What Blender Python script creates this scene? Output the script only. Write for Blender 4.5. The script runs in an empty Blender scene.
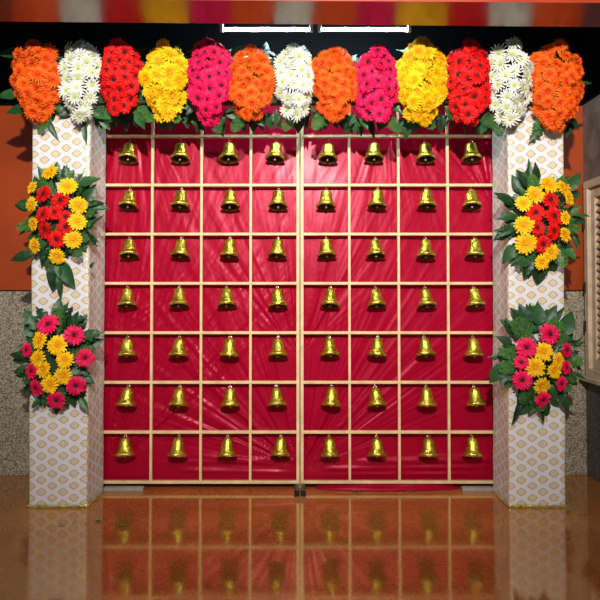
import bpy, math, random
from mathutils import Vector, Matrix, noise
C = bpy.context.scene.collection
R = math.radians
random.seed(7)

# ------------------------------------------------------------------ camera, world, lamps, exposure
H, DG, PITCH, SH = 1.207, 3.71, R(1.4), -22.7
cd = bpy.data.cameras.new('camera'); cam = bpy.data.objects.new('camera', cd); C.objects.link(cam)
cam.location = (0, -DG, H); cam.rotation_euler = (R(90) + PITCH, 0, 0)
cd.sensor_width = 36; cd.lens = 36; cd.shift_y = SH / 600; cd.clip_start = 0.05
bpy.context.scene.camera = cam

w = bpy.data.worlds.new('world'); bpy.context.scene.world = w; w.use_nodes = True
w.node_tree.nodes['Background'].inputs[0].default_value = (0.75, 0.83, 1.0, 1)
w.node_tree.nodes['Background'].inputs[1].default_value = 0.13

def lamp(name, kind, loc, target, energy, color, size, **k):
    d = bpy.data.lights.new(name, kind); d.energy = energy; d.color = color
    if kind == 'AREA':
        d.shape = 'RECTANGLE'; d.size = size[0]; d.size_y = size[1]
    else:
        d.shadow_soft_size = size
    for a, b in k.items(): setattr(d, a, b)
    o = bpy.data.objects.new(name, d); C.objects.link(o); o.location = loc
    o.rotation_euler = (Vector(target) - Vector(loc)).to_track_quat('-Z', 'Y').to_euler()
    return o
# the flood lamp on the hall ceiling that throws the crisp shadows, and an added soft fill light that stands for no fixture
lamp('flood_lamp', 'SPOT', (0.0, -4.6, 2.93), (0, 0, 2.6), 880, (1.0, 0.95, 0.88), 0.05, spot_size=R(82), spot_blend=1.0)
lamp('soft_fill_light', 'AREA', (0.0, -3.3, 3.3), (0, -0.3, 0.9), 26, (1.0, 0.95, 0.9), (3.0, 0.5))
vs = bpy.context.scene.view_settings
vs.view_transform = 'Standard'; vs.look = 'None'; vs.gamma = 1.0; vs.use_curve_mapping = False
vs.exposure = 0.36

# ------------------------------------------------------------------ helpers
def P(px, py, Y):
    """world point seen at a pixel of the photograph, on the vertical plane at depth Y"""
    a = (px - 300) / 600; b = -(py - 300 - SH) / 600
    dx, dy, dz = a, math.cos(PITCH) - b * math.sin(PITCH), math.sin(PITCH) + b * math.cos(PITCH)
    t = (Y + DG) / dy
    return Vector((dx * t, Y, H + dz * t))

def tag(o, label=None, cat=None, group=None, kind=None):
    if label: o['label'] = label
    if cat: o['category'] = cat
    if group: o['group'] = group
    if kind: o['kind'] = kind
    return o

def empty(name, loc, label, cat, group=None):
    o = bpy.data.objects.new(name, None); C.objects.link(o); o.location = loc
    o.empty_display_size = 0.05
    return tag(o, label, cat, group)

def link(name, me, parent=None, mat=None, loc=(0, 0, 0)):
    o = bpy.data.objects.new(name, me); C.objects.link(o)
    if parent: o.parent = parent
    if mat is not None and not me.materials: me.materials.append(mat)
    o.location = loc
    return o

class MB:
    def __init__(s): s.v = []; s.f = []; s.mi = []; s.uv = None
    def box(s, a, b, mi=0):
        n = len(s.v); (x0, y0, z0), (x1, y1, z1) = a, b
        s.v += [(x0,y0,z0),(x1,y0,z0),(x1,y1,z0),(x0,y1,z0),(x0,y0,z1),(x1,y0,z1),(x1,y1,z1),(x0,y1,z1)]
        for q in ((0,3,2,1),(4,5,6,7),(0,1,5,4),(1,2,6,5),(2,3,7,6),(3,0,4,7)):
            s.f.append(tuple(n + i for i in q)); s.mi.append(mi)
        return s
    def tube(s, pts, r, seg=8, mi=0, caps=True):
        n0 = len(s.v); pts = [Vector(p) for p in pts]; m = len(pts)
        rr = r if isinstance(r, (list, tuple)) else [r] * m
        up = None
        for i, p in enumerate(pts):
            t = (pts[min(i + 1, m - 1)] - pts[max(i - 1, 0)]).normalized()
            if up is None:
                up = Vector((0, 0, 1)) if abs(t.z) < 0.9 else Vector((1, 0, 0))
            a = t.cross(up).normalized(); b = a.cross(t).normalized(); up = b
            for k in range(seg):
                w_ = 2 * math.pi * k / seg
                s.v.append(tuple(p + (a * math.cos(w_) + b * math.sin(w_)) * rr[i]))
        for i in range(m - 1):
            for k in range(seg):
                k2 = (k + 1) % seg
                s.f.append((n0 + i*seg + k, n0 + i*seg + k2, n0 + (i+1)*seg + k2, n0 + (i+1)*seg + k)); s.mi.append(mi)
        if caps:
            s.f.append(tuple(n0 + k for k in reversed(range(seg)))); s.mi.append(mi)
            s.f.append(tuple(n0 + (m-1)*seg + k for k in range(seg))); s.mi.append(mi)
        return s
    def lathe(s, prof, seg=24, mi=0, c=(0, 0, 0)):
        n0 = len(s.v)
        for r, z in prof:
            for k in range(seg):
                a = 2 * math.pi * k / seg
                s.v.append((c[0] + r*math.cos(a), c[1] + r*math.sin(a), c[2] + z))
        for i in range(len(prof) - 1):
            for k in range(seg):
                k2 = (k + 1) % seg
                s.f.append((n0 + i*seg + k, n0 + i*seg + k2, n0 + (i+1)*seg + k2, n0 + (i+1)*seg + k)); s.mi.append(mi)
        return s
    def mesh(s, name, mats, smooth=False):
        me = bpy.data.meshes.new(name); me.from_pydata(s.v, [], s.f)
        for m in mats: me.materials.append(m)
        me.polygons.foreach_set('material_index', s.mi)
        if smooth: me.polygons.foreach_set('use_smooth', [True] * len(me.polygons))
        me.update(); return me

def bevel(o, w_=0.003, seg=2):
    m = o.modifiers.new('bevel', 'BEVEL'); m.width = w_; m.segments = seg; m.limit_method = 'ANGLE'
    return o

# ------------------------------------------------------------------ materials
def new_mat(name):
    m = bpy.data.materials.new(name); m.use_nodes = True
    return m, m.node_tree, m.node_tree.nodes['Principled BSDF']
def pm(name, col, rough=0.5, metal=0.0, var=0.0, scale=8.0, bump=0.0, bscale=40.0, **k):
    m, nt, b = new_mat(name)
    b.inputs['Base Color'].default_value = (*col, 1); b.inputs['Roughness'].default_value = rough
    b.inputs['Metallic'].default_value = metal
    for a, v in k.items(): b.inputs[a.replace('_', ' ')].default_value = v
    tc = nt.nodes.new('ShaderNodeTexCoord')
    if var:
        n = nt.nodes.new('ShaderNodeTexNoise'); n.inputs['Scale'].default_value = scale; n.inputs['Detail'].default_value = 5
        nt.links.new(tc.outputs['Object'], n.inputs['Vector'])
        r = nt.nodes.new('ShaderNodeValToRGB')
        r.color_ramp.elements[0].position = 0.3; r.color_ramp.elements[1].position = 0.7
        r.color_ramp.elements[0].color = (*[c * (1 - var) for c in col], 1)
        r.color_ramp.elements[1].color = (*[min(1, c * (1 + var)) for c in col], 1)
        nt.links.new(n.outputs['Fac'], r.inputs['Fac']); nt.links.new(r.outputs['Color'], b.inputs['Base Color'])
    if bump:
        n2 = nt.nodes.new('ShaderNodeTexNoise'); n2.inputs['Scale'].default_value = bscale; n2.inputs['Detail'].default_value = 4
        nt.links.new(tc.outputs['Object'], n2.inputs['Vector'])
        bp = nt.nodes.new('ShaderNodeBump'); bp.inputs['Strength'].default_value = bump; bp.inputs['Distance'].default_value = 0.01
        nt.links.new(n2.outputs['Fac'], bp.inputs['Height']); nt.links.new(bp.outputs['Normal'], b.inputs['Normal'])
    return m

def terrazzo(name, dark, mid, light, scale=90):
    m, nt, b = new_mat(name)
    tc = nt.nodes.new('ShaderNodeTexCoord')
    v = nt.nodes.new('ShaderNodeTexVoronoi'); v.inputs['Scale'].default_value = scale
    nt.links.new(tc.outputs['Object'], v.inputs['Vector'])
    sep = nt.nodes.new('ShaderNodeSeparateColor'); nt.links.new(v.outputs['Color'], sep.inputs[0])
    r = nt.nodes.new('ShaderNodeValToRGB'); e = r.color_ramp.elements
    e[0].position = 0.1; e[0].color = (*dark, 1); e[1].position = 0.9; e[1].color = (*light, 1)
    x = e.new(0.5); x.color = (*mid, 1)
    nt.links.new(sep.outputs[0], r.inputs['Fac']); nt.links.new(r.outputs['Color'], b.inputs['Base Color'])
    b.inputs['Roughness'].default_value = 0.45
    return m

M = {}
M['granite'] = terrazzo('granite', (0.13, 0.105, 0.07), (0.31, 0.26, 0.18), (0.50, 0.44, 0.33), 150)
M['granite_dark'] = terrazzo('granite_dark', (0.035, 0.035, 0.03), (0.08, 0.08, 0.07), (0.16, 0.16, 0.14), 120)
M['brown_paint'] = pm('brown_paint', (0.37, 0.050, 0.003), 0.4, var=0.12, scale=3)
M['dark_paint'] = pm('dark_paint', (0.0014, 0.0015, 0.0022), 0.7, Specular_IOR_Level=0.1)
M['grey_plaster'] = pm('grey_plaster', (0.18, 0.14, 0.115), 0.6, var=0.35, scale=9, bump=0.3, bscale=30)
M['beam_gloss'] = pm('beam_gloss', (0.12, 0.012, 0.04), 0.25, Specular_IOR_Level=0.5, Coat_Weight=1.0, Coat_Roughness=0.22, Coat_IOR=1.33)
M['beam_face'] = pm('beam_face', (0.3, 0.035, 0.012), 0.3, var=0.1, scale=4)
M['wood'] = pm('pale_wood', (0.78, 0.55, 0.29), 0.5, var=0.16, scale=14, bump=0.15, bscale=60)
M['win_wood'] = pm('window_wood', (0.58, 0.44, 0.31), 0.45, var=0.2, scale=12)
M['win_wood_dark'] = pm('window_shutter_wood', (0.4, 0.24, 0.11), 0.5, var=0.25, scale=10)
M['black_metal'] = pm('black_metal', (0.02, 0.018, 0.016), 0.35, 0.4)
M['grey_board'] = pm('grey_board', (0.3, 0.27, 0.25), 0.5, var=0.2)
M['steel'] = pm('steel_wire', (0.75, 0.72, 0.68), 0.25, 1.0)
M['gold'] = pm('gold_bell', (0.86, 0.58, 0.08), 0.33, 1.0, var=0.5, scale=45, bump=0.45, bscale=75)
M['gold_in'] = pm('bell_inside', (0.09, 0.05, 0.012), 0.6, 0.4)
M['clapper'] = pm('bell_clapper', (0.6, 0.45, 0.12), 0.3, 1.0)
M['foam'] = pm('floral_foam', (0.015, 0.05, 0.015), 0.9, bump=0.5)
M['stem'] = pm('green_stem', (0.05, 0.13, 0.02), 0.6)
M['cap'] = pm('lamp_cap', (0.7, 0.7, 0.7), 0.4)
M['screw'] = pm('hinge_metal', (0.05, 0.05, 0.05), 0.4, 0.8)

def leaf_mat(name, a, b_, rough=0.46):
    m, nt, b = new_mat(name)
    tc = nt.nodes.new('ShaderNodeTexCoord'); oi = nt.nodes.new('ShaderNodeObjectInfo')
    n = nt.nodes.new('ShaderNodeTexNoise'); n.inputs['Scale'].default_value = 5
    nt.links.new(tc.outputs['Object'], n.inputs['Vector'])
    ad = nt.nodes.new('ShaderNodeMath'); ad.operation = 'ADD'
    mu = nt.nodes.new('ShaderNodeMath'); mu.operation = 'MULTIPLY'; mu.inputs[1].default_value = 0.6
    nt.links.new(oi.outputs['Random'], mu.inputs[0]); nt.links.new(mu.outputs[0], ad.inputs[0]); nt.links.new(n.outputs['Fac'], ad.inputs[1])
    r = nt.nodes.new('ShaderNodeValToRGB'); r.color_ramp.elements[0].position = 0.4; r.color_ramp.elements[1].position = 1.1
    r.color_ramp.elements[0].color = (*a, 1); r.color_ramp.elements[1].color = (*b_, 1)
    nt.links.new(ad.outputs[0], r.inputs['Fac']); nt.links.new(r.outputs['Color'], b.inputs['Base Color'])
    b.inputs['Roughness'].default_value = rough
    return m
M['leaf'] = leaf_mat('dark_green_leaf', (0.004, 0.024, 0.006), (0.02, 0.09, 0.022))
M['leaf2'] = leaf_mat('mid_green_leaf', (0.009, 0.045, 0.009), (0.035, 0.14, 0.025), 0.45)
M['fern'] = leaf_mat('fern_green', (0.012, 0.065, 0.008), (0.06, 0.2, 0.025), 0.6)

def petal_mat(name, base, tip, sss=0.12):
    """petals run from the base colour at the flower's heart to the tip colour (radius in the flower's own space)"""
    m, nt, b = new_mat(name)
    tc = nt.nodes.new('ShaderNodeTexCoord'); oi = nt.nodes.new('ShaderNodeObjectInfo')
    ln = nt.nodes.new('ShaderNodeVectorMath'); ln.operation = 'LENGTH'
    nt.links.new(tc.outputs['Object'], ln.inputs[0])
    r = nt.nodes.new('ShaderNodeValToRGB'); r.color_ramp.elements[0].position = 0.15; r.color_ramp.elements[1].position = 0.75
    r.color_ramp.elements[0].color = (*base, 1); r.color_ramp.elements[1].color = (*tip, 1)
    nt.links.new(ln.outputs['Value'], r.inputs['Fac'])
    hs = nt.nodes.new('ShaderNodeHueSaturation')
    mr = nt.nodes.new('ShaderNodeMapRange'); mr.inputs['To Min'].default_value = 0.85; mr.inputs['To Max'].default_value = 1.08
    nt.links.new(oi.outputs['Random'], mr.inputs['Value']); nt.links.new(mr.outputs[0], hs.inputs['Value'])
    nt.links.new(r.outputs['Color'], hs.inputs['Color']); nt.links.new(hs.outputs['Color'], b.inputs['Base Color'])
    b.inputs['Roughness'].default_value = 0.6; b.inputs['Specular IOR Level'].default_value = 0.25
    return m
PET = {
 'orange': petal_mat('orange_petal', (0.85, 0.05, 0.003), (1.0, 0.17, 0.008)),
 'white': petal_mat('white_petal', (0.55, 0.62, 0.36), (0.86, 0.86, 0.82)),
 'red': petal_mat('red_petal', (0.45, 0.002, 0.004), (0.88, 0.006, 0.006)),
 'yellow': petal_mat('yellow_petal', (0.85, 0.34, 0.0), (1.0, 0.60, 0.002)),
 'magenta': petal_mat('magenta_petal', (0.6, 0.003, 0.05), (0.95, 0.008, 0.11)),
}
CEN = {
 'orange': pm('orange_heart', (0.7, 0.07, 0.01), 0.7, bump=0.6, bscale=14),
 'white': pm('white_heart', (0.60, 0.62, 0.16), 0.7, bump=0.6, bscale=14),
 'red': pm('red_heart', (0.03, 0.004, 0.004), 0.7, bump=0.6, bscale=14),
 'yellow': pm('yellow_heart', (0.80, 0.38, 0.0), 0.7, bump=0.6, bscale=14),
 'magenta': pm('magenta_heart', (0.035, 0.004, 0.01), 0.7, bump=0.6, bscale=14),
}

def satin():
    m, nt, b = new_mat('red_satin')
    b.inputs['Base Color'].default_value = (0.35, 0.0012, 0.022, 1)
    b.inputs['Roughness'].default_value = 0.36
    b.inputs['Specular IOR Level'].default_value = 0.5
    b.inputs['Specular Tint'].default_value = (1.0, 0.2, 0.3, 1)
    b.inputs['Coat Weight'].default_value = 0.05; b.inputs['Coat Roughness'].default_value = 0.2; b.inputs['Coat Tint'].default_value = (1.0, 0.8, 0.85, 1)
    b.inputs['Sheen Weight'].default_value = 0.0; b.inputs['Sheen Tint'].default_value = (1, 0.2, 0.3, 1)
    b.inputs['Sheen Roughness'].default_value = 0.4
    tc = nt.nodes.new('ShaderNodeTexCoord')
    n = nt.nodes.new('ShaderNodeTexNoise'); n.inputs['Scale'].default_value = 9; n.inputs['Detail'].default_value = 6
    n.inputs['Distortion'].default_value = 0.6
    mp = nt.nodes.new('ShaderNodeMapping'); mp.inputs['Scale'].default_value = (1.6, 1.0, 0.7)
    nt.links.new(tc.outputs['Object'], mp.inputs['Vector']); nt.links.new(mp.outputs[0], n.inputs['Vector'])
    bp = nt.nodes.new('ShaderNodeBump'); bp.inputs['Strength'].default_value = 0.35; bp.inputs['Distance'].default_value = 0.01
    nt.links.new(n.outputs['Fac'], bp.inputs['Height']); nt.links.new(bp.outputs['Normal'], b.inputs['Normal'])
    return m
M['satin'] = satin()

def brocade():
    """white cloth woven with staggered, pointed gold motifs (outline, pale body, fan lines)"""
    m, nt, b = new_mat('gold_motif_brocade')
    N, L = nt.nodes, nt.links
    def mth(op, a, c=None, d=None):
        n = N.new('ShaderNodeMath'); n.operation = op
        for i, q in enumerate((a, c, d)):
            if q is None: continue
            if isinstance(q, (int, float)): n.inputs[i].default_value = q
            else: L.new(q, n.inputs[i])
        return n.outputs[0]
    tc = N.new('ShaderNodeTexCoord'); geo = N.new('ShaderNodeNewGeometry')
    so = N.new('ShaderNodeSeparateXYZ'); L.new(tc.outputs['Object'], so.inputs[0])
    sn = N.new('ShaderNodeSeparateXYZ'); L.new(tc.outputs['Normal'], sn.inputs[0])
    side = mth('GREATER_THAN', mth('ABSOLUTE', sn.outputs[0]), 0.7)
    u = mth('ADD', mth('MULTIPLY', so.outputs[0], mth('SUBTRACT', 1, side)), mth('MULTIPLY', so.outputs[1], side))
    v = mth('ADD', so.outputs[2], mth('MULTIPLY', u, -0.02))
    PU, PV = 0.122, 0.067
    def cell(ou, ov):
        a = mth('MULTIPLY', mth('SUBTRACT', mth('FRACT', mth('ADD', mth('DIVIDE', u, PU), ou + 50)), 0.5), PU)
        c = mth('MULTIPLY', mth('SUBTRACT', mth('FRACT', mth('ADD', mth('DIVIDE', v, PV), ov + 50)), 0.5), PV)
        x = mth('DIVIDE', mth('ABSOLUTE', a), 0.030); y = mth('DIVIDE', mth('ABSOLUTE', c), 0.0232)
        f = mth('ADD', mth('POWER', x, 1.25), mth('POWER', y, 1.25))      # 1 at the motif's edge
        ins = mth('LESS_THAN', f, 1.0)
        ring = mth('MULTIPLY', mth('GREATER_THAN', f, 0.62), ins)
        ang = mth('ARCTAN2', mth('ADD', c, 0.014), a)
        fan = mth('MULTIPLY', mth('GREATER_THAN', mth('SINE', mth('MULTIPLY', ang, 11.0)), 0.25), mth('LESS_THAN', f, 0.5))
        line = mth('MAXIMUM', ring, fan)
        return ins, line
    i1, l1 = cell(0.25, 0.25); i2, l2 = cell(0.75, 0.75)
    ins = mth('MAXIMUM', i1, i2); line = mth('MAXIMUM', l1, l2)
    mx = N.new('ShaderNodeMix'); mx.data_type = 'RGBA'
    mx.inputs['A'].default_value = (0.74, 0.73, 0.77, 1); mx.inputs['B'].default_value = (0.80, 0.72, 0.54, 1)
    L.new(ins, mx.inputs['Factor'])
    my = N.new('ShaderNodeMix'); my.data_type = 'RGBA'
    my.inputs['B'].default_value = (0.60, 0.44, 0.25, 1)
    L.new(mx.outputs['Result'], my.inputs['A']); L.new(line, my.inputs['Factor'])
    L.new(my.outputs['Result'], b.inputs['Base Color'])
    L.new(mth('MULTIPLY', line, 0.15), b.inputs['Metallic'])
    b.inputs['Roughness'].default_value = 0.42; b.inputs['Specular IOR Level'].default_value = 0.5
    n = N.new('ShaderNodeTexNoise'); n.inputs['Scale'].default_value = 7; n.inputs['Detail'].default_value = 5
    L.new(tc.outputs['Object'], n.inputs['Vector'])
    bp = N.new('ShaderNodeBump'); bp.inputs['Strength'].default_value = 0.25; bp.inputs['Distance'].default_value = 0.02
    L.new(n.outputs['Fac'], bp.inputs['Height']); L.new(bp.outputs['Normal'], b.inputs['Normal'])
    return m
M['brocade'] = brocade()
M['zari'] = pm('gold_zari_border', (0.85, 0.66, 0.2), 0.3, 0.6, var=0.5, scale=30, bump=0.4, bscale=60)

def floor_mat():
    m, nt, b = new_mat('polished_brown_stone')
    N, L = nt.nodes, nt.links
    tc = N.new('ShaderNodeTexCoord')
    n1 = N.new('ShaderNodeTexNoise'); n1.inputs['Scale'].default_value = 1.6; n1.inputs['Detail'].default_value = 6
    L.new(tc.outputs['Object'], n1.inputs['Vector'])
    r1 = N.new('ShaderNodeValToRGB'); r1.color_ramp.elements[0].position = 0.3; r1.color_ramp.elements[1].position = 0.7
    r1.color_ramp.elements[0].color = (0.32, 0.105, 0.022, 1); r1.color_ramp.elements[1].color = (0.45, 0.16, 0.038, 1)
    L.new(n1.outputs['Fac'], r1.inputs['Fac'])
    v = N.new('ShaderNodeTexVoronoi'); v.inputs['Scale'].default_value = 130
    L.new(tc.outputs['Object'], v.inputs['Vector'])
    s = N.new('ShaderNodeSeparateColor'); L.new(v.outputs['Color'], s.inputs[0])
    mr = N.new('ShaderNodeMapRange'); mr.inputs['To Min'].default_value = 0.75; mr.inputs['To Max'].default_value = 1.25
    L.new(s.outputs[0], mr.inputs['Value'])
    mx = N.new('ShaderNodeMix'); mx.data_type = 'RGBA'; mx.blend_type = 'MULTIPLY'; mx.inputs['Factor'].default_value = 1
    L.new(r1.outputs['Color'], mx.inputs['A']); L.new(mr.outputs[0], mx.inputs['B'])
    L.new(mx.outputs['Result'], b.inputs['Base Color'])
    n2 = N.new('ShaderNodeTexNoise'); n2.inputs['Scale'].default_value = 5; n2.inputs['Detail'].default_value = 8
    L.new(tc.outputs['Object'], n2.inputs['Vector'])
    mr2 = N.new('ShaderNodeMapRange'); mr2.inputs['To Min'].default_value = 0.045; mr2.inputs['To Max'].default_value = 0.12
    L.new(n2.outputs['Fac'], mr2.inputs['Value']); L.new(mr2.outputs[0], b.inputs['Roughness'])
    b.inputs['IOR'].default_value = 3.3; b.inputs['Specular Tint'].default_value = (1.0, 0.86, 0.58, 1)
    n3 = N.new('ShaderNodeTexNoise'); n3.inputs['Scale'].default_value = 3; n3.inputs['Detail'].default_value = 3
    L.new(tc.outputs['Object'], n3.inputs['Vector'])
    bp = N.new('ShaderNodeBump'); bp.inputs['Strength'].default_value = 0.04; bp.inputs['Distance'].default_value = 0.02
    L.new(n3.outputs['Fac'], bp.inputs['Height']); L.new(bp.outputs['Normal'], b.inputs['Normal'])
    return m
M['floor'] = floor_mat()

def glow(name, col, strength):
    m, nt, b = new_mat(name)
    b.inputs['Base Color'].default_value = (0.9, 0.9, 0.9, 1)
    b.inputs['Emission Color'].default_value = (*col, 1); b.inputs['Emission Strength'].default_value = strength
    return m
M['tube_glow'] = glow('tube_glow', (0.58, 0.86, 1.0), 180)

# ------------------------------------------------------------------ the setting
WY = 0.28                 # back wall face
WX = P(587, 476, WY).x    # right wall face
WZ = P(20, 290, WY).z     # top of the granite on the back wall
DZ = 2.455                # where the dark upper band starts
def struct(name, mb, mats, bev=0):
    o = link(name, mb.mesh(name, mats)); tag(o, kind='structure')
    if bev: bevel(o, bev)
    return o
struct('floor', MB().box((-4, -6.2, -0.1), (4, WY + 0.2, 0.0)), [M['floor']])
b = MB()
b.box((-4, WY + 0.004, WZ), (WX + 0.2, WY + 0.2, DZ), 0)
b.box((-4, WY, 0.0), (WX + 0.2, WY + 0.2, WZ - 0.008), 1)
b.box((-4, WY - 0.004, WZ - 0.008), (WX + 0.2, WY + 0.2, WZ), 2)
b.box((-4, WY, DZ), (WX + 0.2, WY + 0.2, 3.7), 3)
struct('wall_back', b, [M['brown_paint'], M['granite'], M['black_metal'], M['dark_paint']])
b = MB()
WW0, WW1, WY0, WY1 = 0.66, 1.93, -0.95, 0.235         # window opening on the right wall
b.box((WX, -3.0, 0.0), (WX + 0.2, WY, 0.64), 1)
b.box((WX, WY1, 0.64), (WX + 0.2, WY, DZ), 0)
b.box((WX, -3.0, 0.64), (WX + 0.2, WY0, DZ), 0)
b.box((WX, WY0, WW1), (WX + 0.2, WY1, DZ), 0)
b.box((WX, -3.0, DZ), (WX + 0.2, WY, 3.7), 2)
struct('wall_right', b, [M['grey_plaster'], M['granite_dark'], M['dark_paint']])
win = tag(bpy.data.objects.new('window_1', None), kind='structure'); C.objects.link(win); win.location = (WX, 0, 0)
win['label'] = 'wooden window with louvred shutters on the right wall'
b = MB()
for a0, a1, c0, c1 in ((WY0, WY1, WW0, WW0 + 0.05), (WY0, WY1, WW1 - 0.05, WW1), (WY0, WY0 + 0.05, WW0 + 0.05, WW1 - 0.05), (WY1 - 0.05, WY1, WW0 + 0.05, WW1 - 0.05)):
    b.box((-0.025, a0, c0), (0.10, a1, c1))
fr = bevel(link('window_frame', b.mesh('window_frame', [M['win_wood']]), win), 0.004); tag(fr, kind='structure')
b = MB().box((-0.06, WY0 - 0.03, WW0 - 0.03), (0.05, WY1 + 0.02, WW0 - 0.0005))
tag(bevel(link('window_sill', b.mesh('window_sill', [M['win_wood']]), win), 0.004), kind='structure')
for i, (a0, a1) in enumerate(((WY0 + 0.052, (WY0 + WY1) / 2 - 0.001), ((WY0 + WY1) / 2 + 0.001, WY1 - 0.052))):
    b = MB(); z0, z1 = WW0 + 0.052, WW1 - 0.052
    b.box((0.0, a0, z0), (0.04, a0 + 0.045, z1)); b.box((0.0, a1 - 0.045, z0), (0.04, a1, z1))
    b.box((0.0, a0 + 0.045, z0), (0.04, a1 - 0.045, z0 + 0.06)); b.box((0.0, a0 + 0.045, z1 - 0.06), (0.04, a1 - 0.045, z1))
    sh = tag(link('window_shutter', b.mesh('window_shutter', [M['win_wood']]), win), kind='structure')
    b = MB(); n = 22
    for k in range(n):
        z = z0 + 0.065 + (z1 - z0 - 0.13) * (k + 0.5) / n; n0 = len(b.v)
        for x, dz in ((0.005, -0.022), (0.035, 0.016), (0.039, 0.022), (0.009, -0.016)):
            b.v += [(x, a0 + 0.045, z + dz), (x, a1 - 0.045, z + dz)]
        for q in ((0, 1, 3, 2), (2, 3, 5, 4), (4, 5, 7, 6), (6, 7, 1, 0)): b.f.append(tuple(n0 + t for t in q)); b.mi.append(0)
    tag(link('louvre_panel', b.mesh('louvre_panel', [M['win_wood_dark']]), sh), kind='structure')
    for z in (0.95, 1.2, 1.62):
        if i == 1: tag(link('hinge', MB().box((-0.035, a1 + 0.03, z), (-0.0255, a1 + 0.045, z + 0.07)).mesh('hinge', [M['screw']]), win), kind='structure')
# low beam in front of the arch: glossy soffit, painted face
BZ = 2.585
def Yz(py, z):            # depth of the horizontal plane z along the picture row py
    b_ = -(py - 300 - SH) / 600
    dy, dz = math.cos(PITCH) - b_ * math.sin(PITCH), math.sin(PITCH) + b_ * math.cos(PITCH)
    return -DG + (z - H) / dz * dy
n = MB()
xl, xr = -3.0, WX
def lerpY(yl, yr, x, z):
    a = Yz(yl, z); c = Yz(yr, z); return a + (c - a) * (x + 1.5) / 3.0
fl, frr = lerpY(21.5, 27, xl, BZ), lerpY(21.5, 27, xr, BZ)
nl, nr = lerpY(-1.5, 3.0, xl, BZ), lerpY(-1.5, 3.0, xr, BZ)
n.v = [(xl, nl, BZ), (xr, nr, BZ), (xr, frr, BZ), (xl, fl, BZ), (xl, nl, 3.2), (xr, nr, 3.2), (xr, frr, 3.2), (xl, fl, 3.2)]
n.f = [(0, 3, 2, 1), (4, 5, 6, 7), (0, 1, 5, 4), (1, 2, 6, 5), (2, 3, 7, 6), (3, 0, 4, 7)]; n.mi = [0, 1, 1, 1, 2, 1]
struct('trim_1', n, [M['beam_gloss'], M['beam_face'], M['dark_paint']])
struct('ceiling', MB().box((-4, -0.9, 3.7), (WX + 0.2, WY + 0.2, 3.8)), [M['dark_paint']])

# ------------------------------------------------------------------ pillars
PF = -0.315
def pillar(px0, px1, label, name='decorated_pillar'):
    x0 = P(px0, 506, PF).x; x1 = P(px1, 506, PF).x; hz = 2.30
    cx, hw = (x0 + x1) / 2, (x1 - x0) / 2; y0, y1 = PF, -0.0165
    t = empty(name, (cx, (y0 + y1) / 2, 0), label, 'pillar', 'white brocade pillars of the arch')
    t['kind'] = 'thing'; t.rotation_euler.y = 0.0 if cx < 0 else R(0.3)
    hd = (y1 - y0) / 2
    b = MB(); nz = 90; rc = 0.012
    loop = []
    for sx, sy, a0 in ((1, -1, -90), (1, 1, 0), (-1, 1, 90), (-1, -1, 180)):
        for k in range(4):
            a = R(a0 + 30 * k); loop.append((sx * (hw - rc) + rc * math.cos(a), sy * (hd - rc) + rc * math.sin(a)))
    full = []
    for i, p in enumerate(loop):
        q = loop[(i + 1) % len(loop)]; full.append(p)
        if math.dist(p, q) > 0.1:
            for k in range(1, 14): full.append((p[0] + (q[0] - p[0]) * k / 14, p[1] + (q[1] - p[1]) * k / 14))
    m = len(full)
    for i in range(nz + 1):
        z = 0.0 + hz * i / nz
        for (x, y) in full:
            w_ = 0.0035 * noise.noise(Vector((x * 9 + cx, y * 9, z * 3))) + 0.002 * noise.noise(Vector((x * 25 + cx, y * 25, z * 8)))
            l = math.hypot(x, y); fl_ = 1 + (w_ - 0.004) / l
            b.v.append((x * fl_, y * fl_, z))
    for i in range(nz):
        for k in range(m):
            k2 = (k + 1) % m; b.f.append((i*m + k, i*m + k2, (i+1)*m + k2, (i+1)*m + k)); b.mi.append(0)
    b.f.append(tuple(nz * m + k for k in range(m))); b.mi.append(0)
    link('brocade_cover', b.mesh('brocade_cover', [M['brocade']], True), t)
    # crumpled gold border where the cloth meets the floor
    b = MB(); nb = 200
    per = [0]
    for i in range(m): per.append(per[-1] + math.dist(full[i], full[(i + 1) % m]))
    for lv in range(5):
        for i in range(nb):
            s = per[-1] * i / nb; k = max(j for j in range(m) if per[j] <= s); f_ = (s - per[k]) / max(1e-6, per[k+1] - per[k])
            x = full[k][0] + (full[(k+1) % m][0] - full[k][0]) * f_; y = full[k][1] + (full[(k+1) % m][1] - full[k][1]) * f_
            l = math.hypot(x, y); o_ = 0.003 + (0.006 + 0.006 * noise.noise(Vector((x * 30, y * 30, lv * 0.8 + cx)))) * math.sin(math.pi * (lv + 1) / 6)
            z = 0.001 + lv * 0.0035 + 0.003 * noise.noise(Vector((x * 22, y * 22, 5))) * lv / 4
            b.v.append((x * (1 + o_ / l), y * (1 + o_ / l), z))
    for lv in range(4):
        for i in range(nb):
            i2 = (i + 1) % nb; b.f.append((lv*nb + i, lv*nb + i2, (lv+1)*nb + i2, (lv+1)*nb + i)); b.mi.append(0)
    h = link('hem', b.mesh('hem', [M['zari']], True), t); h['label'] = 'gold border at the foot of the cloth'
    return cx, hw
LC, LW = pillar(27.3, 87.0, 'left pillar wrapped in white cloth with gold motifs')
RC, RW = pillar(509.0, 567.0, 'right pillar wrapped in white cloth with gold motifs')

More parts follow.
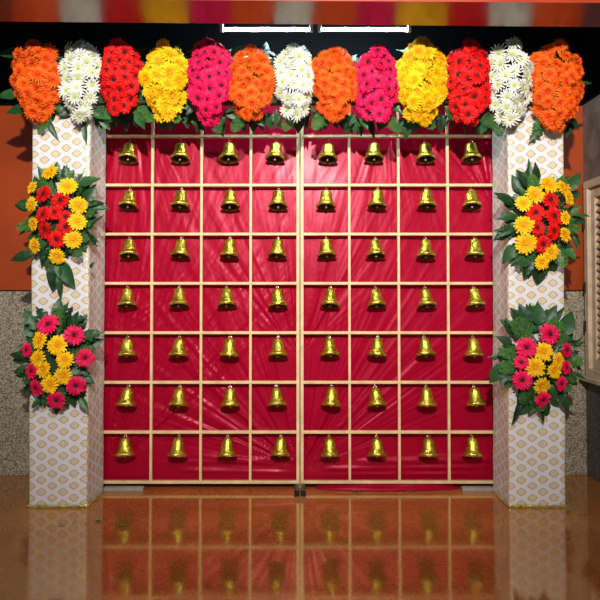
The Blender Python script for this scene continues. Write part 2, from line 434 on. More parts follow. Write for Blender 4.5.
# ------------------------------------------------------------------ lattice frames and the cloths behind them
CELL = 0.3048
ZR = [P(300, 481.7, 0).z + CELL * k * 0.998 for k in range(9)]        # heights of the crossbars, bottom first
def frame(side, label):
    x_in = 0.004 * side; W_ = 4 * CELL; s = side
    t = empty('lattice_frame', (side * (W_ / 2 + 0.003), 0, 0), label, 'frame', 'pale wooden lattice frames')
    ox = t.location.x
    bw = 0.019
    xs = [s * (0.003 + bw / 2)] + [s * CELL * k for k in (1, 2, 3)] + [s * (4 * CELL + 0.014)]
    for i, x in enumerate(xs):
        wi = bw if i in (0, 4) else 0.0155
        z0 = 0.0 if i in (0, 4) else ZR[0]
        b = MB().box((x - ox - wi/2, -0.0125, z0), (x - ox + wi/2, 0.0125, ZR[-1] + 0.01))
        bevel(link('upright', b.mesh('upright', [M['wood']]), t), 0.002)
    x0, x1 = min(xs), max(xs)
    for z in ZR:
        b = MB().box((x0 - ox, -0.0145, z - 0.0085), (x1 - ox, 0.0105, z + 0.0085))
        bevel(link('crossbar', b.mesh('crossbar', [M['wood']]), t), 0.002)
    # black foot sticking forward under the inner upright
    xf = s * 0.0185
    b = MB().box((xf - ox - 0.0125, -0.10, 0.012), (xf - ox + 0.0125, 0.0125, 0.037)); b.box((xf - ox - 0.0155, -0.14, 0.0), (xf - ox + 0.0155, -0.10, 0.040))
    bevel(link('foot', b.mesh('foot', [M['black_metal']]), t), 0.002)
    # grey runner board under the outer end
    xo = -1.19 if s < 0 else 0.985
    b = MB().box((xo - ox, -0.05, 0.0), (xo - ox + (0.24 if s < 0 else 0.20), -0.013, 0.022))
    bevel(link('base_board', b.mesh('base_board', [M['grey_board']]), t), 0.002)
    return t
frame(-1, 'left half of the pale wooden lattice, beside the left pillar')
frame(1, 'right half of the pale wooden lattice, beside the right pillar')

def ridge(a, seed, fr_):
    s = 0
    for k, (f, am) in enumerate(((1.0, 0.55), (2.1, 0.35), (4.3, 0.22))):
        v = noise.noise(Vector((a * fr_ * f, seed + 3.1 * k, 0.5)))
        s += am * (1 - 3.2 * abs(v)) 
    return s
def drape(side, pins, label, foldz):
    W_ = 4 * CELL + 0.02; nx, nz = 170, 330; z0, z1 = 0.012, ZR[-1]
    o0 = 0.003 if side > 0 else -W_ - 0.003
    b = MB()
    for j in range(nz + 1):
        z = z0 + (z1 - z0) * j / nz
        for i in range(nx + 1):
            x = o0 + W_ * i / nx
            h = 0.0
            for (px, pz, A, Ln, fr_, seed, a0, aw) in pins:
                dx, dz = x - px, z - pz; r = math.hypot(dx, dz); a = math.atan2(dz, dx)
                da = abs((a - a0 + math.pi) % (2 * math.pi) - math.pi)
                win_ = max(0.0, 1 - (da / aw) ** 2)
                h += A * min(1, r / 0.18) * math.exp(-r / Ln) * ridge(a, seed, fr_) * win_
            h += 0.007 * noise.noise(Vector((x * 1.6, z * 1.2, 2 + side)))
            h += 0.0022 * noise.noise(Vector((x * 7, z * 3.5, 7 + side)))
            for (zc, xa, xb, amp, wd, sl) in foldz:
                e = (z - zc - sl * (x - xa)) / wd
                g = max(0, min(1, (x - xa) / 0.15)) * max(0, min(1, (xb - x) / 0.15))
                h += amp * g * math.exp(-e * e) * (0.7 + 0.6 * noise.noise(Vector((x * 4, zc * 9, 1))))
            if z < 0.09: h *= z / 0.09
            h = 0.022 * math.tanh((h - 0.004) / 0.022) - 0.008
            b.v.append((x - o0, 0.040 - h, z))
    for j in range(nz):
        for i in range(nx):
            k = j * (nx + 1) + i; b.f.append((k, k + 1, k + nx + 2, k + nx + 1)); b.mi.append(0)
    me = b.mesh('satin_backdrop', [M['satin']], True)
    o = link('satin_backdrop', me, loc=(o0, 0, 0)); tag(o, label, 'cloth', 'red satin cloths behind the lattice')
    so = o.modifiers.new('solid', 'SOLIDIFY'); so.thickness = 0.0015; so.offset = 1
    return o
pi = math.pi
drape(-1, [(-1.20, 0.10, 0.040, 0.6, 12, 1.7, pi * 0.36, 0.7), (-0.01, 0.12, 0.038, 0.5, 13, 4.4, pi * 0.74, 0.9),
           (-0.012, 0.80, 0.015, 0.42, 9, 8.2, pi * 0.62, 0.62), (-1.21, 0.9, 0.013, 0.35, 8, 12.1, pi * 0.3, 1.0),
           (-1.05, 2.5, 0.010, 0.5, 7, 15.5, -pi * 0.5, 0.8), (-0.55, 0.55, 0.007, 0.5, 6, 18.5, pi * 0.6, 1.1)],
      'red satin cloth behind the left lattice, creases fanning to the corners',
      [(0.14, -0.95, -0.02, 0.016, 0.016, 0.03), (0.10, -0.8, 0.0, 0.014, 0.013, -0.02), (0.19, -0.7, 0.0, 0.009, 0.014, -0.05)])
drape(1, [(0.01, 0.10, 0.040, 0.5, 13, 21.7, pi * 0.3, 0.8), (0.012, 0.82, 0.015, 0.42, 9, 24.4, pi * 0.37, 0.62), (1.21, 1.75, 0.013, 0.45, 8, 32.1, pi * 0.6, 0.9),
          (0.55, 2.5, 0.009, 0.5, 7, 35.5, -pi * 0.45, 0.9)],
      'red satin cloth behind the right lattice, soft folds lying along its bottom',
      [(0.15, 0.3, 1.21, 0.018, 0.018, 0.02), (0.11, 0.05, 1.21, 0.016, 0.013, 0.01), (0.18, 0.75, 1.21, 0.014, 0.02, -0.05), (0.075, 0.2, 1.1, 0.012, 0.01, 0.0)])
# slack of the right cloth gathered on the floor in front of the bottom bar
b = MB(); nx, ns = 120, 22
for i in range(nx + 1):
    u = i / nx; x = 0.10 + 1.02 * u; env = math.sin(pi * min(1, u * 1.15 + 0.02)) ** 0.5 if u < 0.85 else max(0.0, math.sin(pi * min(1, u * 1.15 + 0.02))) ** 0.5
    for j in range(ns + 1):
        v = j / ns; fold = 0.010 * math.sin(v * 17 + 3 * noise.noise(Vector((x * 3, v * 2, 3)))) * math.sin(pi * v)
        y = 0.035 - 0.085 * v * (0.35 + 0.65 * env); z = 0.004 + (0.022 * (1 - v) ** 0.6 + 0.009 + fold) * env * (0.8 + 0.5 * noise.noise(Vector((x * 5, v, 1))))
        if j == ns: z = 0.002
        b.v.append((x, y, max(0.002, z)))
for i in range(nx):
    for j in range(ns):
        k = i * (ns + 1) + j; b.f.append((k, k + ns + 1, k + ns + 2, k + 1)); b.mi.append(0)
o = link('cloth_slack', b.mesh('cloth_slack', [M['satin']], True)); so = o.modifiers.new('solid', 'SOLIDIFY'); so.thickness = 0.0012
o.parent = None
tag(o, 'gathered red satin slack lying on the floor under the right lattice', 'cloth')

# ------------------------------------------------------------------ bells
prof = [(0.0, 0.122), (0.012, 0.121), (0.024, 0.115), (0.033, 0.104), (0.0370, 0.088), (0.0385, 0.072), (0.0405, 0.056), (0.0440, 0.041), (0.050, 0.029), (0.058, 0.020), (0.0615, 0.016),
        (0.0625, 0.012), (0.0605, 0.006), (0.0555, 0.001)]
rings = []
for i, (r, z) in enumerate(prof):
    rings.append((r, z))
    if i == 9: rings += [(0.0585, 0.0232), (0.0605, 0.0205)]
b = MB().lathe([(r, z) for r, z in prof], 32)
for zc, rr in ((0.040, 0.0448), (0.107, 0.0325)):       # raised bands
    b.lathe([(rr - 0.001, zc - 0.003), (rr + 0.0018, zc - 0.001), (rr + 0.0015, zc + 0.0015), (rr - 0.003, zc + 0.0035)], 32)
shell_me = b.mesh('bell_shell', [M['gold']], True)
inner_me = MB().lathe([(0.0555, 0.001), (0.050, 0.004), (0.045, 0.02), (0.034, 0.05), (0.030, 0.09), (0.0, 0.105)], 32).mesh('bell_inside', [M['gold_in']], True)
clap_me = MB().lathe([(0.0, 0.03), (0.002, 0.03), (0.002, 0.012), (0.007, 0.008), (0.009, 0.0), (0.006, -0.006), (0.0, -0.008)], 14).mesh('clapper', [M['clapper']], True)
def torus_pts(r, cz, ax=0, n_=14):
    return [((r * math.cos(2*pi*k/n_) if ax == 0 else 0), (r * math.cos(2*pi*k/n_) if ax == 1 else 0), cz + r * math.sin(2*pi*k/n_)) for k in range(n_ + 1)]
b = MB().tube(torus_pts(0.008, 0.128, 0), 0.0016, 6, caps=False); b.tube(torus_pts(0.0065, 0.140, 1), 0.0012, 6, caps=False)
b.tube([(0, 0.0, 0.146), (0, -0.001, 0.152), (0, 0.006, 0.158), (0, 0.015, 0.158)], 0.0014, 6)
hook_me = b.mesh('hook', [M['steel']], True)
BX = [(128,180,229,275,328,374,426,472), (128,180,230,278,326,377,427,472), (129,180,229,277,327,376,426,475), (127,179,227,278,330,377,427,476),
      (127,178,229,278,330,377,426,474), (126,178,230,277,331,377,427,476), (125,177,227,280,330,377,429,473)]
rown = ['top row', 'second row from the top', 'third row from the top', 'middle row', 'third row from the bottom', 'second row from the bottom', 'bottom row']
coln = ['first column from the left', 'second column from the left', 'third column from the left', 'fourth column from the left',
        'fourth column from the right', 'third column from the right', 'second column from the right', 'last column at the right']
BY = -0.034
for r_ in range(7):
    zb = ZR[7 - r_]
    for c_ in range(8):
        x = P(BX[r_][c_], 137 + 49.3 * r_ + 14, BY).x
        drop = 0.140 + random.uniform(0, 0.004) + (0.012 if r_ == 0 else 0)
        t = empty('hanging_bell', (x, BY, zb + 0.000 - drop), f'small gold bell hanging in the {rown[r_]}, {coln[c_]}', 'bell', 'gold bells hung on the lattice')
        t.rotation_euler = (R(random.uniform(-6, 3)), R(random.uniform(-5, 5)), random.uniform(0, 6.28)) if False else (R(random.uniform(-18, -10)), R(random.uniform(-4, 4)), 0)
        t.scale = (.99, .99, .93); s = link('shell', shell_me, t); s.rotation_euler.z = random.uniform(0, 6.28)
        link('bell_mouth', inner_me, t)['label'] = 'dark inside of the bell'
        link('clapper', clap_me, t, loc=(random.uniform(-.004, .004), 0, 0.001))
        hk = link('hook', hook_me, t)
        if r_ == 0: hk.scale = (1, 1, 1.08)

# ------------------------------------------------------------------ flower and leaf meshes (unit radius, facing +Z)
def petal(b, ang, r0, r1, wd, lift, droop, twist=0.0, point=0.5, mi=0, nseg=4):
    ca, sa = math.cos(ang), math.sin(ang); n0 = len(b.v)
    for i in range(nseg + 1):
        t = i / nseg; r = r0 + (r1 - r0) * t
        wv = wd * (0.45 + 0.55 * math.sin(pi * min(1, t * 0.9 + 0.12))) if t < 0.99 else wd * point * 0.55
        z = lift * math.sin(t * pi * 0.5) - droop * t * t
        cup = 0.16 * wv
        for s_, dz in ((-1, cup), (0, -cup * 0.3), (1, cup)):
            y = s_ * wv; zz = z + dz + twist * s_ * t * wv
            b.v.append((r * ca - y * sa, r * sa + y * ca, zz))
    for i in range(nseg):
        for k in range(2):
            a = n0 + i * 3 + k; b.f.append((a, a + 3, a + 4, a + 1)); b.mi.append(mi)
def flower_mesh(col, kind, seed):
    rd = random.Random(seed); b = MB()
    if kind == 'gerbera':
        layers = [(18, 0.2, 1.0, 0.145, 0.0, 0.08, 0.8), (16, 0.18, 0.84, 0.13, 0.12, 0.05, 0.8), (14, 0.16, 0.5, 0.07, 0.14, 0.0, 0.5)]
    elif kind == 'spiky':
        layers = [(20, 0.12, 1.0, 0.085, 0.05, 0.14, 0.25), (16, 0.1, 0.82, 0.075, 0.24, 0.12, 0.25), (15, 0.08, 0.58, 0.06, 0.36, 0.05, 0.25)]
    else:   # daisy
        layers = [(15, 0.14, 1.0, 0.09, 0.02, 0.12, 0.28), (13, 0.12, 0.82, 0.085, 0.18, 0.08, 0.28)]
    for n_, r0, r1, wd, lift, dr, pt in layers:
        off = rd.uniform(0, 1)
        for k in range(n_):
            petal(b, 2*pi*(k + off + rd.uniform(-.22, .22)) / n_, r0, r1 * rd.uniform(0.88, 1.04), wd * rd.uniform(.85, 1.15), lift + rd.uniform(-.05, .06), dr + rd.uniform(-.05, .1), rd.uniform(-.5, .5), pt)
    b.lathe([(0.0, -0.30), (0.10, -0.26), (0.2, -0.02), (0.0, 0.03)], 10, 1)
    pet = b.mesh(f'{col}_petals', [PET[col], M['stem']], False)
    rc = {'gerbera': 0.18, 'spiky': 0.11, 'daisy': 0.14}[kind]; zc = {'gerbera': 0.10, 'spiky': 0.24, 'daisy': 0.12}[kind]
    c = MB(); c.lathe([(rc, zc - 0.10), (rc * 1.02, zc), (rc * 0.8, zc + 0.05), (rc * 0.45, zc + 0.03), (rc * 0.2, zc + 0.0), (0, zc - 0.01)], 14)
    return pet, c.mesh(f'{col}_heart', [CEN[col]], True)
KIND = {'orange': 'spiky', 'white': 'daisy', 'red': 'gerbera', 'yellow': 'gerbera', 'magenta': 'gerbera'}
FL = {c: [flower_mesh(c, k, 100 + 7 * i + len(c)) for i in range(3)] for c, k in KIND.items()}

def leaf_mesh(name, width, fold, bend, lobes=0.0, mat='leaf', n_=14, stalk=0.12):
    b = MB()
    for i in range(n_ + 1):
        t = i / n_; w_ = width * (math.sin(pi * t ** 0.8) ** 0.9) * (1 - 0.25 * t) + 0.003
        if lobes: w_ *= 1 - lobes * (0.5 + 0.5 * math.cos(t * 2 * pi * 3.5)) * (t > 0.08)
        z = bend * t * t
        for s_, q in ((-1, 1), (-0.5, .42), (0, 0), (0.5, .42), (1, 1)):
            rip = 0.012 * math.sin(t * 23 + s_ * 2) * abs(s_)
            b.v.append((t + lobes * 0.25 * abs(s_) * w_, s_ * w_, -z + fold * w_ * q + rip))
    for i in range(n_):
        for k in range(4):
            a = i * 5 + k; b.f.append((a, a + 5, a + 6, a + 1)); b.mi.append(0)
    b.tube([(-stalk, 0, 0.0), (0.0, 0, -0.003), (0.5, 0, -bend * .25 - 0.006)], [0.012, 0.012, 0.005], 5)
    return b.mesh(name, [M[mat]], True)
LEAF = [leaf_mesh('broad_leaf', 0.29, 0.25, 0.25), leaf_mesh('broad_leaf', 0.35, 0.15, 0.45), leaf_mesh('lobed_leaf', 0.33, 0.2, 0.3, 0.6, 'leaf', 24),
        leaf_mesh('narrow_leaf', 0.13, 0.3, 0.3), leaf_mesh('broad_leaf', 0.27, 0.35, 0.1, 0, 'leaf2')]
def fern_mesh(seed):
    rd = random.Random(seed); b = MB(); n_ = 16
    b.tube([(0, 0, 0), (0.5, 0, 0.04), (1, 0, -0.08)], [0.012, 0.008, 0.003], 5)
    for i in range(n_):
        t = 0.1 + 0.88 * i / n_; L_ = 0.25 * math.sin(pi * (0.12 + 0.86 * t)) + 0.03
        for s_ in (-1, 1):
            p0 = Vector((t, 0, 0.04 * math.sin(pi * t) - 0.06 * t)); d = Vector((0.55, s_ * 0.85, rd.uniform(-.15, .3))).normalized()
            side_ = Vector((-d.y, d.x, 0)); n3 = 6
            for q in range(n3):
                f_ = (q + 0.5) / n3; c = p0 + d * L_ * f_; ll = 0.045 * (1 - 0.4 * f_)
                for s2 in (-1, 1):
                    e = c + side_ * s2 * ll + d * ll * 0.9 + Vector((0, 0, rd.uniform(-.02, .03))); k = len(b.v); wv = d * 0.0085
                    b.v += [tuple(c - wv), tuple((c + e) / 2 - wv * 1.4 + Vector((0, 0, .006))), tuple(e), tuple((c + e) / 2 + wv * 1.6 - Vector((0, 0, .004))), tuple(c + wv)]
                    b.f.append((k, k + 1, k + 2, k + 3, k + 4)); b.mi.append(0)
            k = len(b.v); b.v += [tuple(p0 + side_ * .004), tuple(p0 - side_ * .004), tuple(p0 + d * L_)]; b.f.append((k, k + 1, k + 2)); b.mi.append(0)
    return b.mesh('fern_frond', [M['fern']], False)
FERN = [fern_mesh(i) for i in range(3)]

def orient(o, pos, nrm, spin, sc):
    q = Vector(nrm).normalized().to_track_quat('Z', 'Y').to_matrix().to_4x4()
    o.matrix_local = Matrix.Translation(pos) @ q @ Matrix.Rotation(spin, 4, 'Z') @ Matrix.Scale(sc, 4)
def put_flower(parent, col, pos, nrm, rad, rd, label=None, name='flower'):
    pet, cen = rd.choice(FL[col])
    f = link(name, pet, parent); orient(f, pos, nrm, rd.uniform(0, 6.28), rad)
    c = link('flower_heart', cen, f)
    if label: f['label'] = label
    return f
def put_leaf(parent, pos, d, face, L_, rd, mesh=None, name='leaf'):
    """a leaf from pos growing along d, its upper side turned to face"""
    me = mesh or rd.choice(LEAF); o = link(name, me, parent)
    x = Vector(d).normalized(); z = (Vector(face) - x * Vector(face).dot(x)).normalized(); y = z.cross(x)
    m = Matrix((x, y, z)).transposed().to_4x4()
    o.matrix_local = Matrix.Translation(pos) @ m @ Matrix.Scale(L_, 4)
    return o

# ------------------------------------------------------------------ garland
GY = -0.34
g = empty('garland_rail', (0, GY + 0.02, 0), 'dark green foam rail across the pillars, behind the flower bunches', 'garland rail')
b = MB().box((P(30, 90, GY).x, -0.035, P(300, 104, GY).z), (P(568, 90, GY).x, 0.02, P(300, 62, GY).z))
bevel(link('foam_bar', b.mesh('foam_bar', [M['foam']]), g), 0.01)
bk = MB()
for cx_ in (LC, RC): bk.box((cx_ - 0.10, -0.02 + 0.035, P(300, 100, GY).z + .02), (cx_ + 0.10, 0.30, P(300, 100, GY).z + 0.04))
BUN = [('orange', 11, 60, 40, 123, 'orange flower bunch above the left pillar, first of the garland'),
 ('white', 57, 101, 38, 125, 'white daisy bunch over the inner edge of the left pillar'),
 ('red', 98, 143, 43, 121, 'red flower bunch third from the left, between white and yellow bunches'),
 ('yellow', 140, 188, 42, 122, 'yellow flower bunch in the left half of the garland'),
 ('magenta', 186, 233, 38, 126, 'magenta flower bunch in the left half, beside the yellow bunch'),
 ('orange', 228, 275, 45, 125, 'orange flower bunch between magenta and the middle white bunch'),
 ('white', 274, 317, 44, 124, 'white daisy bunch at the middle of the garland, between two orange bunches'),
 ('orange', 310, 360, 47, 123, 'orange flower bunch just right of the middle white bunch'),
 ('magenta', 354, 401, 47, 127, 'magenta flower bunch in the right half, beside the yellow bunch'),
 ('yellow', 397, 450, 38, 128, 'yellow flower bunch in the right half of the garland'),
 ('red', 445, 494, 42, 129, 'red flower bunch third from the right, between yellow and white bunches'),
 ('white', 487, 537, 40, 129, 'white daisy bunch over the inner edge of the right pillar'),
 ('orange', 529, 586, 42, 133, 'orange flower bunch above the right pillar, last of the garland')]
FR = {'orange': 9.6, 'white': 10.0, 'red': 9.2, 'yellow': 9.8, 'magenta': 9.2}
YF = -0.46
S = (YF + DG) / 600      # metres per pixel near the flowers
def halfw(t):
    pts = [(0, .42), (.08, .8), (.2, .98), (.5, 1), (.68, .86), (.84, .58), (1, .2)]
    for (a, va), (c, vc) in zip(pts, pts[1:]):
        if t <= c: return va + (vc - va) * (t - a) / (c - a)
    return pts[-1][1]
for bi, (col, x0, x1, y0, y1, label) in enumerate(BUN):
    rd = random.Random(50 + bi)
    cx = P((x0 + x1) / 2 - 0.6, (y0 + y1) / 2, -0.425); hw = (x1 - x0) / 2 * S; hh = (y1 - y0) / 2 * S
    base = Vector((cx.x, GY, cx.z))
    t = empty('flower_bunch', base, label, 'flowers', 'flower bunches of the garland')
    rad = FR[col] * S
    # quasi-even spots: many candidates, keep those far enough apart on the bulging front
    pts = []
    def surf(u, v):   # u -1..1 across, v 0..1 down
        wv = halfw(v) * (hw - rad * 0.42)
        x = u * wv; z = hh - rad * 0.7 - v * 2 * (hh - rad * 0.72)
        prof_ = math.sqrt(max(0, 1 - u * u * 0.92)) * (0.55 + 0.45 * math.sin(pi * (0.12 + 0.76 * v)))
        return Vector((x, -0.035 - 0.10 * prof_, z)), Vector((u * 0.75, -1.0, (0.5 - v) * 0.75 - 0.08))
    tries = 0
    pts.append(surf(0, -0.02))
    while tries < 2600 and len(pts) < 60:
        tries += 1
        p, nn = surf(rd.uniform(-1, 1), rd.uniform(0.0, 1))
        dmin = rad * (1.08 if tries < 1200 else 0.92)
        if all((p - q[0]).length > dmin for q in pts): pts.append((p, nn))
    for p, nn in pts:
        p = p + Vector((0, rd.uniform(-.026, .02), 0))
        nn = nn + Vector((rd.uniform(-.4, .4), 0, rd.uniform(-.45, .35)))
        put_flower(t, col, p, nn, rad * rd.uniform(0.86, 1.1), rd)
    core = link('bunch_core', MB().lathe([(0.0, hh * .8), (hw * .38, hh * .7), (hw * .55, hh * .3), (hw * .52, -hh * .2), (hw * .3, -hh * .7), (0, -hh * .8)], 14).mesh('bunch_core', [M['foam']], True), t, loc=(0, -0.022, 0))
    core.scale = (1.15, 0.5, 1)
    # leaves hanging out below and beside, and standing above
    for k in range(9):
        sgn = rd.choice((-1, 1))
        if k < 5:
            pos = Vector((rd.uniform(-.9, .9) * hw, rd.uniform(-.02, .02), -hh * rd.uniform(.35, .72))); d = Vector((rd.uniform(-1, 1), rd.uniform(-.4, .1), rd.uniform(-1, -.35)))
            L_ = rd.uniform(.06, .10)
        else:
            pos = Vector((rd.uniform(-1, 1) * hw, rd.uniform(-.02, .05), hh * rd.uniform(.45, .78))); d = Vector((rd.uniform(-1, 1), rd.uniform(-.3, .2), rd.uniform(-.1, .8)))
            L_ = rd.uniform(.09, .14)
        put_leaf(t, pos, d, (rd.uniform(-.6, .6), -1, rd.uniform(-.2, .9)), L_, rd, LEAF[rd.choice((0, 1, 3, 4, 0))])
    for k in range(3):
        pos = Vector((rd.uniform(-1, 1) * hw, rd.uniform(.02, .07), hh * rd.uniform(.55, .8))); d = Vector((rd.uniform(-1, 1), rd.uniform(-.2, .2), rd.uniform(.1, .7)))
        put_leaf(t, pos, d, (rd.uniform(-.3, .3), -.6, rd.uniform(.6, 1.2)), rd.uniform(.10, .15), rd, LEAF[rd.choice((0, 1, 4))])
    for k in range(7):
        pos = Vector(((k - 3) / 3.2 * hw, 0.075 + rd.uniform(-.02, .03), -hh * rd.uniform(.40, .62))); d = Vector((rd.uniform(-.7, .7), rd.uniform(-.1, .2), -1))
        put_leaf(t, pos, d, (rd.uniform(-.4, .4), -1, rd.uniform(.1, .6)), rd.uniform(.08, .12), rd, LEAF[rd.choice((0, 1, 3))])
    fr_ = link('fern_frond', FERN[bi % 3], t)
    x = Vector((rd.uniform(-1, 1), -.1, -0.5)).normalized(); z = Vector((0, -1, 0)); z = (z - x * z.dot(x)).normalized()
    fr_.matrix_local = Matrix.Translation((rd.uniform(-.6, .6) * hw, 0.0, -hh * .5)) @ Matrix((x, z.cross(x), z)).transposed().to_4x4() @ Matrix.Scale(0.16, 4)
    extra = {0: [((-.09, -.03, .17), (-1, -.1, .05), .15, 4), ((-.10, -.03, -.06), (-1, -.2, .05), .14, 0), ((-.06, -.03, -.14), (-1, -.3, .05), .12, 1), ((.03, 0, -.18), (.5, -.2, -.8), .13, 3)],
             1: [((.0, .0, -.18), (.1, -.2, -1), .14, 3), ((.05, 0, -.15), (.9, -.2, -.3), .12, 4)],
             12: [((.06, .0, .02), (1, -.1, .35), .2, 3), ((-.05, 0, -.2), (-.6, -.2, -.6), .11, 2)],
             6: [((.08, .03, .14), (.7, -.1, .7), .14, 4), ((.02, .03, .15), (.2, -.1, 1), .13, 1)],
             3: [((.10, .03, .10), (.6, -.1, .8), .14, 4)], 9: [((.1, .03, .14), (1, -.2, .2), .15, 0)]}.get(bi, [])
    for pos, d, L_, mi_ in extra: put_leaf(t, Vector(pos), d, (0, -1, .4), L_, rd, LEAF[mi_])

# ------------------------------------------------------------------ pillar bouquets
def bouquet(cx, cy, rx, ry, flowers, label, seed, leaves, ferns, hang=(), lean=0):
    rd = random.Random(seed); Yb = PF - 0.125; sc = (Yb + DG) / 600
    c = P(cx, cy, PF - 0.01); t = empty('flower_bouquet', c, label, 'bouquet', 'bouquets on the pillars')
    core = link('foam_holder', MB().lathe([(0, .06), (.045, .055), (.065, .02), (.065, -.03), (.04, -.065), (0, -.07)], 16).mesh('foam_holder', [M['foam']], True), t, loc=(0, -0.028, 0)); core.scale = (1.1, .45, 1.9)
    for (px, py, r, col) in flowers:
        p = P(px, py, Yb); u, v = (px - cx) / rx, (py - cy) / ry
        q = u * u + v * v
        p = P(px, py, Yb + 0.035 * min(1.3, q)) - c
        nn = Vector((u * .75 + rd.uniform(-.12, .12), -1, -v * .45 + 0.1 + rd.uniform(-.12, .12)))
        put_flower(t, col, p, nn, r * sc * 1.17, rd, label=f'{col} flower')
        b_ = MB().tube([tuple(p + Vector(nn).normalized() * -0.01), tuple(p * 0.6 + Vector((0, -.012, 0))), (p.x * .2, -0.03, p.z * .3)], 0.0028, 6)
        link('stem', b_.mesh('stem', [M['stem']], True), t)
    for k in range(leaves):
        a = 2 * pi * (k + rd.uniform(-.3, .3)) / leaves * (1 if k < leaves else 1)
        lay = rd.choice((0, 1, 1, 2, 2))
        rr = (0.25, 0.55, 0.76)[lay]; a *= 2.0
        a += rd.uniform(-.4, .4)
        pos = P(cx + rx * rr * math.cos(a), cy - ry * rr * math.sin(a), PF - 0.045 + 0.010 * lay) - c
        d = Vector((math.cos(a) + rd.uniform(-.5, .5), rd.uniform(-.3, .12), math.sin(a) * ry / rx * .8 + rd.uniform(-.5, .5)))
        put_leaf(t, pos, d, (rd.uniform(-.7, .7), -1, rd.uniform(-.1, .9)), rd.uniform(.075, .115), rd, LEAF[rd.choice((0, 1, 4, 1, 0, 2))])
    for k in range(ferns):
        a = 2 * pi * (k * 0.618 + rd.uniform(-.1, .1)); L_ = rd.uniform(.12, .17)
        pos = P(cx + rx * .35 * math.cos(a), cy - ry * .45 * math.sin(a), PF - 0.06) - c
        x = Vector((math.cos(a), -.18, math.sin(a))).normalized(); z = Vector((rd.uniform(-.4, .4), -1, .3)); z = (z - x * z.dot(x)).normalized()
        f = link('fern_frond', rd.choice(FERN), t); f.matrix_local = Matrix.Translation(pos) @ Matrix((x, z.cross(x), z)).transposed().to_4x4() @ Matrix.Scale(L_, 4)
    for (px, py, qx, qy, mi_) in hang:
        p = P(px, py, PF - 0.05) - c; q = P(qx, qy, PF - 0.07) - c
        put_leaf(t, p, q - p, (rd.uniform(-.3, .3), -1, .35), (q - p).length, rd, LEAF[mi_])
    return t
def conv(ox, oy, s_, L_): return [(ox + x / s_, oy + y / s_, r / s_, c_) for (x, y, r, c_) in L_]
Yl, Rd, Mg = 'yellow', 'red', 'magenta'
B1 = conv(10, 155, 4, [(158,68,33,Yl),(87,128,25,Yl),(230,123,36,Yl),(83,197,29,Yl),(274,200,34,Yl),(90,275,27,Yl),(270,265,33,Yl),(252,337,34,Yl),(96,362,31,Yl),(187,406,31,Yl),
  (132,155,34,Rd),(200,180,35,Rd),(130,237,32,Rd),(176,228,28,Rd),(221,247,27,Rd),(137,298,32,Rd),(222,287,32,Rd),(185,338,34,Rd)])
B2 = conv(10, 290, 4.29, [(162,145,43,Mg),(275,193,39,Mg),(322,291,36,Mg),(282,410,39,Mg),(198,474,37,Mg),(110,420,32,Mg),(90,347,33,Mg),(70,257,29,Mg),
  (125,214,38,Yl),(202,236,41,Yl),(117,293,35,Yl),(235,299,34,Yl),(140,340,33,Yl),(225,368,36,Yl),(168,404,38,Yl)])
B3 = conv(490, 150, 4.29, [(255,147,39,Yl),(195,190,39,Yl),(145,228,33,Yl),(320,162,36,Yl),(342,208,29,Yl),(325,290,30,Yl),(146,321,39,Yl),(155,400,44,Yl),(325,365,32,Yl),(265,438,34,Yl),(225,481,32,Yl),
  (262,212,37,Rd),(198,267,37,Rd),(278,282,41,Rd),(205,333,31,Rd),(277,347,35,Rd),(230,405,36,Rd)])
B4 = conv(485, 295, 4.62, [(302,180,46,Mg),(193,242,44,Mg),(168,311,31,Mg),(173,393,41,Mg),(270,484,36,Mg),(380,255,34,Mg),(378,335,31,Mg),(355,410,32,Mg),
  (273,262,43,Yl),(233,335,43,Yl),(343,303,35,Yl),(322,350,35,Yl),(265,422,38,Yl)])
bouquet(60, 216, 37, 47, B1, 'bouquet of yellow around red flowers, high on the left pillar', 1, 90, 6,
        [(57, 262, 50, 290, 0), (58, 262, 59, 278, 4), (60, 262, 72, 287, 0), (59, 272, 59, 298, 3), (33, 255, 8, 258, 0), (90, 268, 94, 262, 4), (80, 185, 98, 176, 0), (80, 235, 99, 212, 3)])
bouquet(57, 358, 38, 50, B2, 'bouquet of magenta around yellow flowers, low on the left pillar', 2, 90, 4,
        [(57, 318, 58, 299, 1), (36, 330, 24, 308, 2), (68, 325, 84, 315, 2), (80, 340, 101, 330, 2), (26, 365, 14, 376, 2), (80, 398, 88, 411, 4), (40, 400, 30, 408, 0), (30, 350, 17, 345, 4)])
bouquet(540, 222, 37, 52, B3, 'bouquet of yellow around red flowers, high on the right pillar', 3, 86, 7,
        [(530, 178, 530, 158, 3), (532, 190, 520, 168, 0), (567, 190, 583, 172, 0), (515, 215, 497, 217, 0), (515, 230, 497, 236, 3), (540, 262, 540, 283, 1), (530, 258, 526, 277, 0), (572, 215, 592, 214, 3), (512, 205, 500, 190, 1), (515, 245, 505, 262, 1), (572, 235, 580, 250, 3)])
bouquet(538, 360, 38, 52, B4, 'bouquet of magenta around yellow flowers, low on the right pillar', 4, 80, 14,
        [(530, 325, 521, 304, 0), (528, 328, 514, 307, 0), (538, 325, 541, 303, 1), (545, 325, 557, 305, 0), (548, 325, 567, 307, 3), (562, 335, 575, 312, 1), (512, 335, 507, 318, 0), (512, 345, 498, 336, 0),
         (505, 365, 491, 382, 1), (508, 375, 500, 384, 0), (520, 400, 515, 426, 3), (538, 402, 548, 424, 3), (560, 395, 571, 412, 0), (570, 372, 588, 378, 3), (575, 345, 582, 338, 4)])

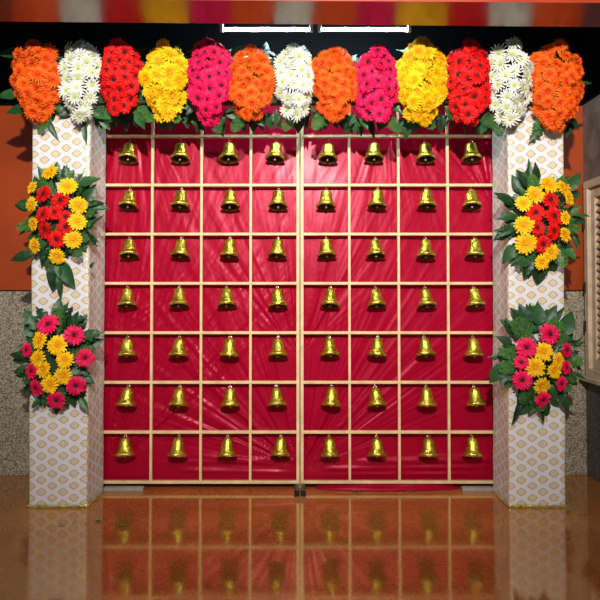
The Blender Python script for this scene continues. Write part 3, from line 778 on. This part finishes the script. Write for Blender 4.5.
# ------------------------------------------------------------------ tube lights above the garland
TY = -0.235
for i, (xa, xb) in enumerate(((220, 313), (318, 411))):
    p0 = P(xa, 29.5, TY); p1 = P(xb, 29.5, TY); L_ = (p1.x - p0.x)
    t = empty('tube_light', ((p0.x + p1.x) / 2, TY, p0.z), ('left' if i == 0 else 'right') + ' one of two lit white tube lights above the garland', 'tube light', 'lit tubes above the garland')
    b = MB().tube([(-L_/2 + .02, 0, 0), (L_/2 - .02, 0, 0)], 0.009, 14)
    link('tube', b.mesh('tube', [M['tube_glow']], True), t)
    for s_ in (-1, 1):
        bevel(link('end_cap', MB().box((s_ * (L_/2 - .01) - .010, -.014, -.014), (s_ * (L_/2 - .01) + .010, .014, .035)).mesh('end_cap', [M['cap']]), t), .003)
    for s_ in (-1, 1):
        link('suspension_wire', MB().tube([(s_ * (L_/2 - .01), 0, .034), (s_ * (L_/2 - .01), 0, 3.7 - p0.z)], .002, 6).mesh('suspension_wire', [M['black_metal']]), t)

# ------------------------------------------------------------------ scraps on the floor
def floor_scrap(px, py, L_, ang, mesh, label, z=0.004):
    p = P(px, py, 0); d = p - cam.location; t_ = -H / d.z; q = Vector(cam.location) + d * t_
    o = link('fallen_leaf', mesh); o.matrix_world = Matrix.Translation((q.x, q.y, z)) @ Matrix.Rotation(ang, 4, 'Z') @ Matrix.Scale(L_, 4)
    return tag(o, label, 'leaf', 'green scraps on the floor')
sm = leaf_mesh('scrap_leaf', 0.16, 0.25, -0.06, 0, 'fern', 8, 0.0)
st = leaf_mesh('scrap_stalk', 0.045, 0.3, 0.0, 0, 'fern', 8, 0.0)
floor_scrap(352, 491.5, 0.07, R(-25), sm, 'green leaf scrap on the floor beside the black feet', 0.005)
floor_scrap(392, 490.5, 0.15, R(-12), st, 'long green stalk on the floor before the gathered cloth')
floor_scrap(566, 513, 0.035, 0.4, sm, 'tiny green leaf on the floor beside the right pillar')
floor_scrap(578, 515.5, 0.07, R(-4), st, 'yellowish thin stalk on the floor right of the right pillar')
rd = random.Random(9)
wh = ['under the left pillar corner', 'nearest the left frame', 'amid the line of scraps', 'by the pillar reflection']
for k, (px, py, nm) in enumerate(((58, 525, 'leftmost of the green scraps before the left pillar'), (72, 523, 'second green scrap from the left before the left pillar'),
        (84, 524, 'third green scrap from the left before the left pillar'), (95, 521, 'green leaf scrap before the inner corner of left pillar'),
        (119, 526, 'green leaf scrap before the left frame, right of the pillar'), (114, 522, 'smaller green scrap before the left frame, near the pillar'))):
    floor_scrap(px, py, rd.uniform(.03, .055), rd.uniform(-.6, .6), sm, nm)
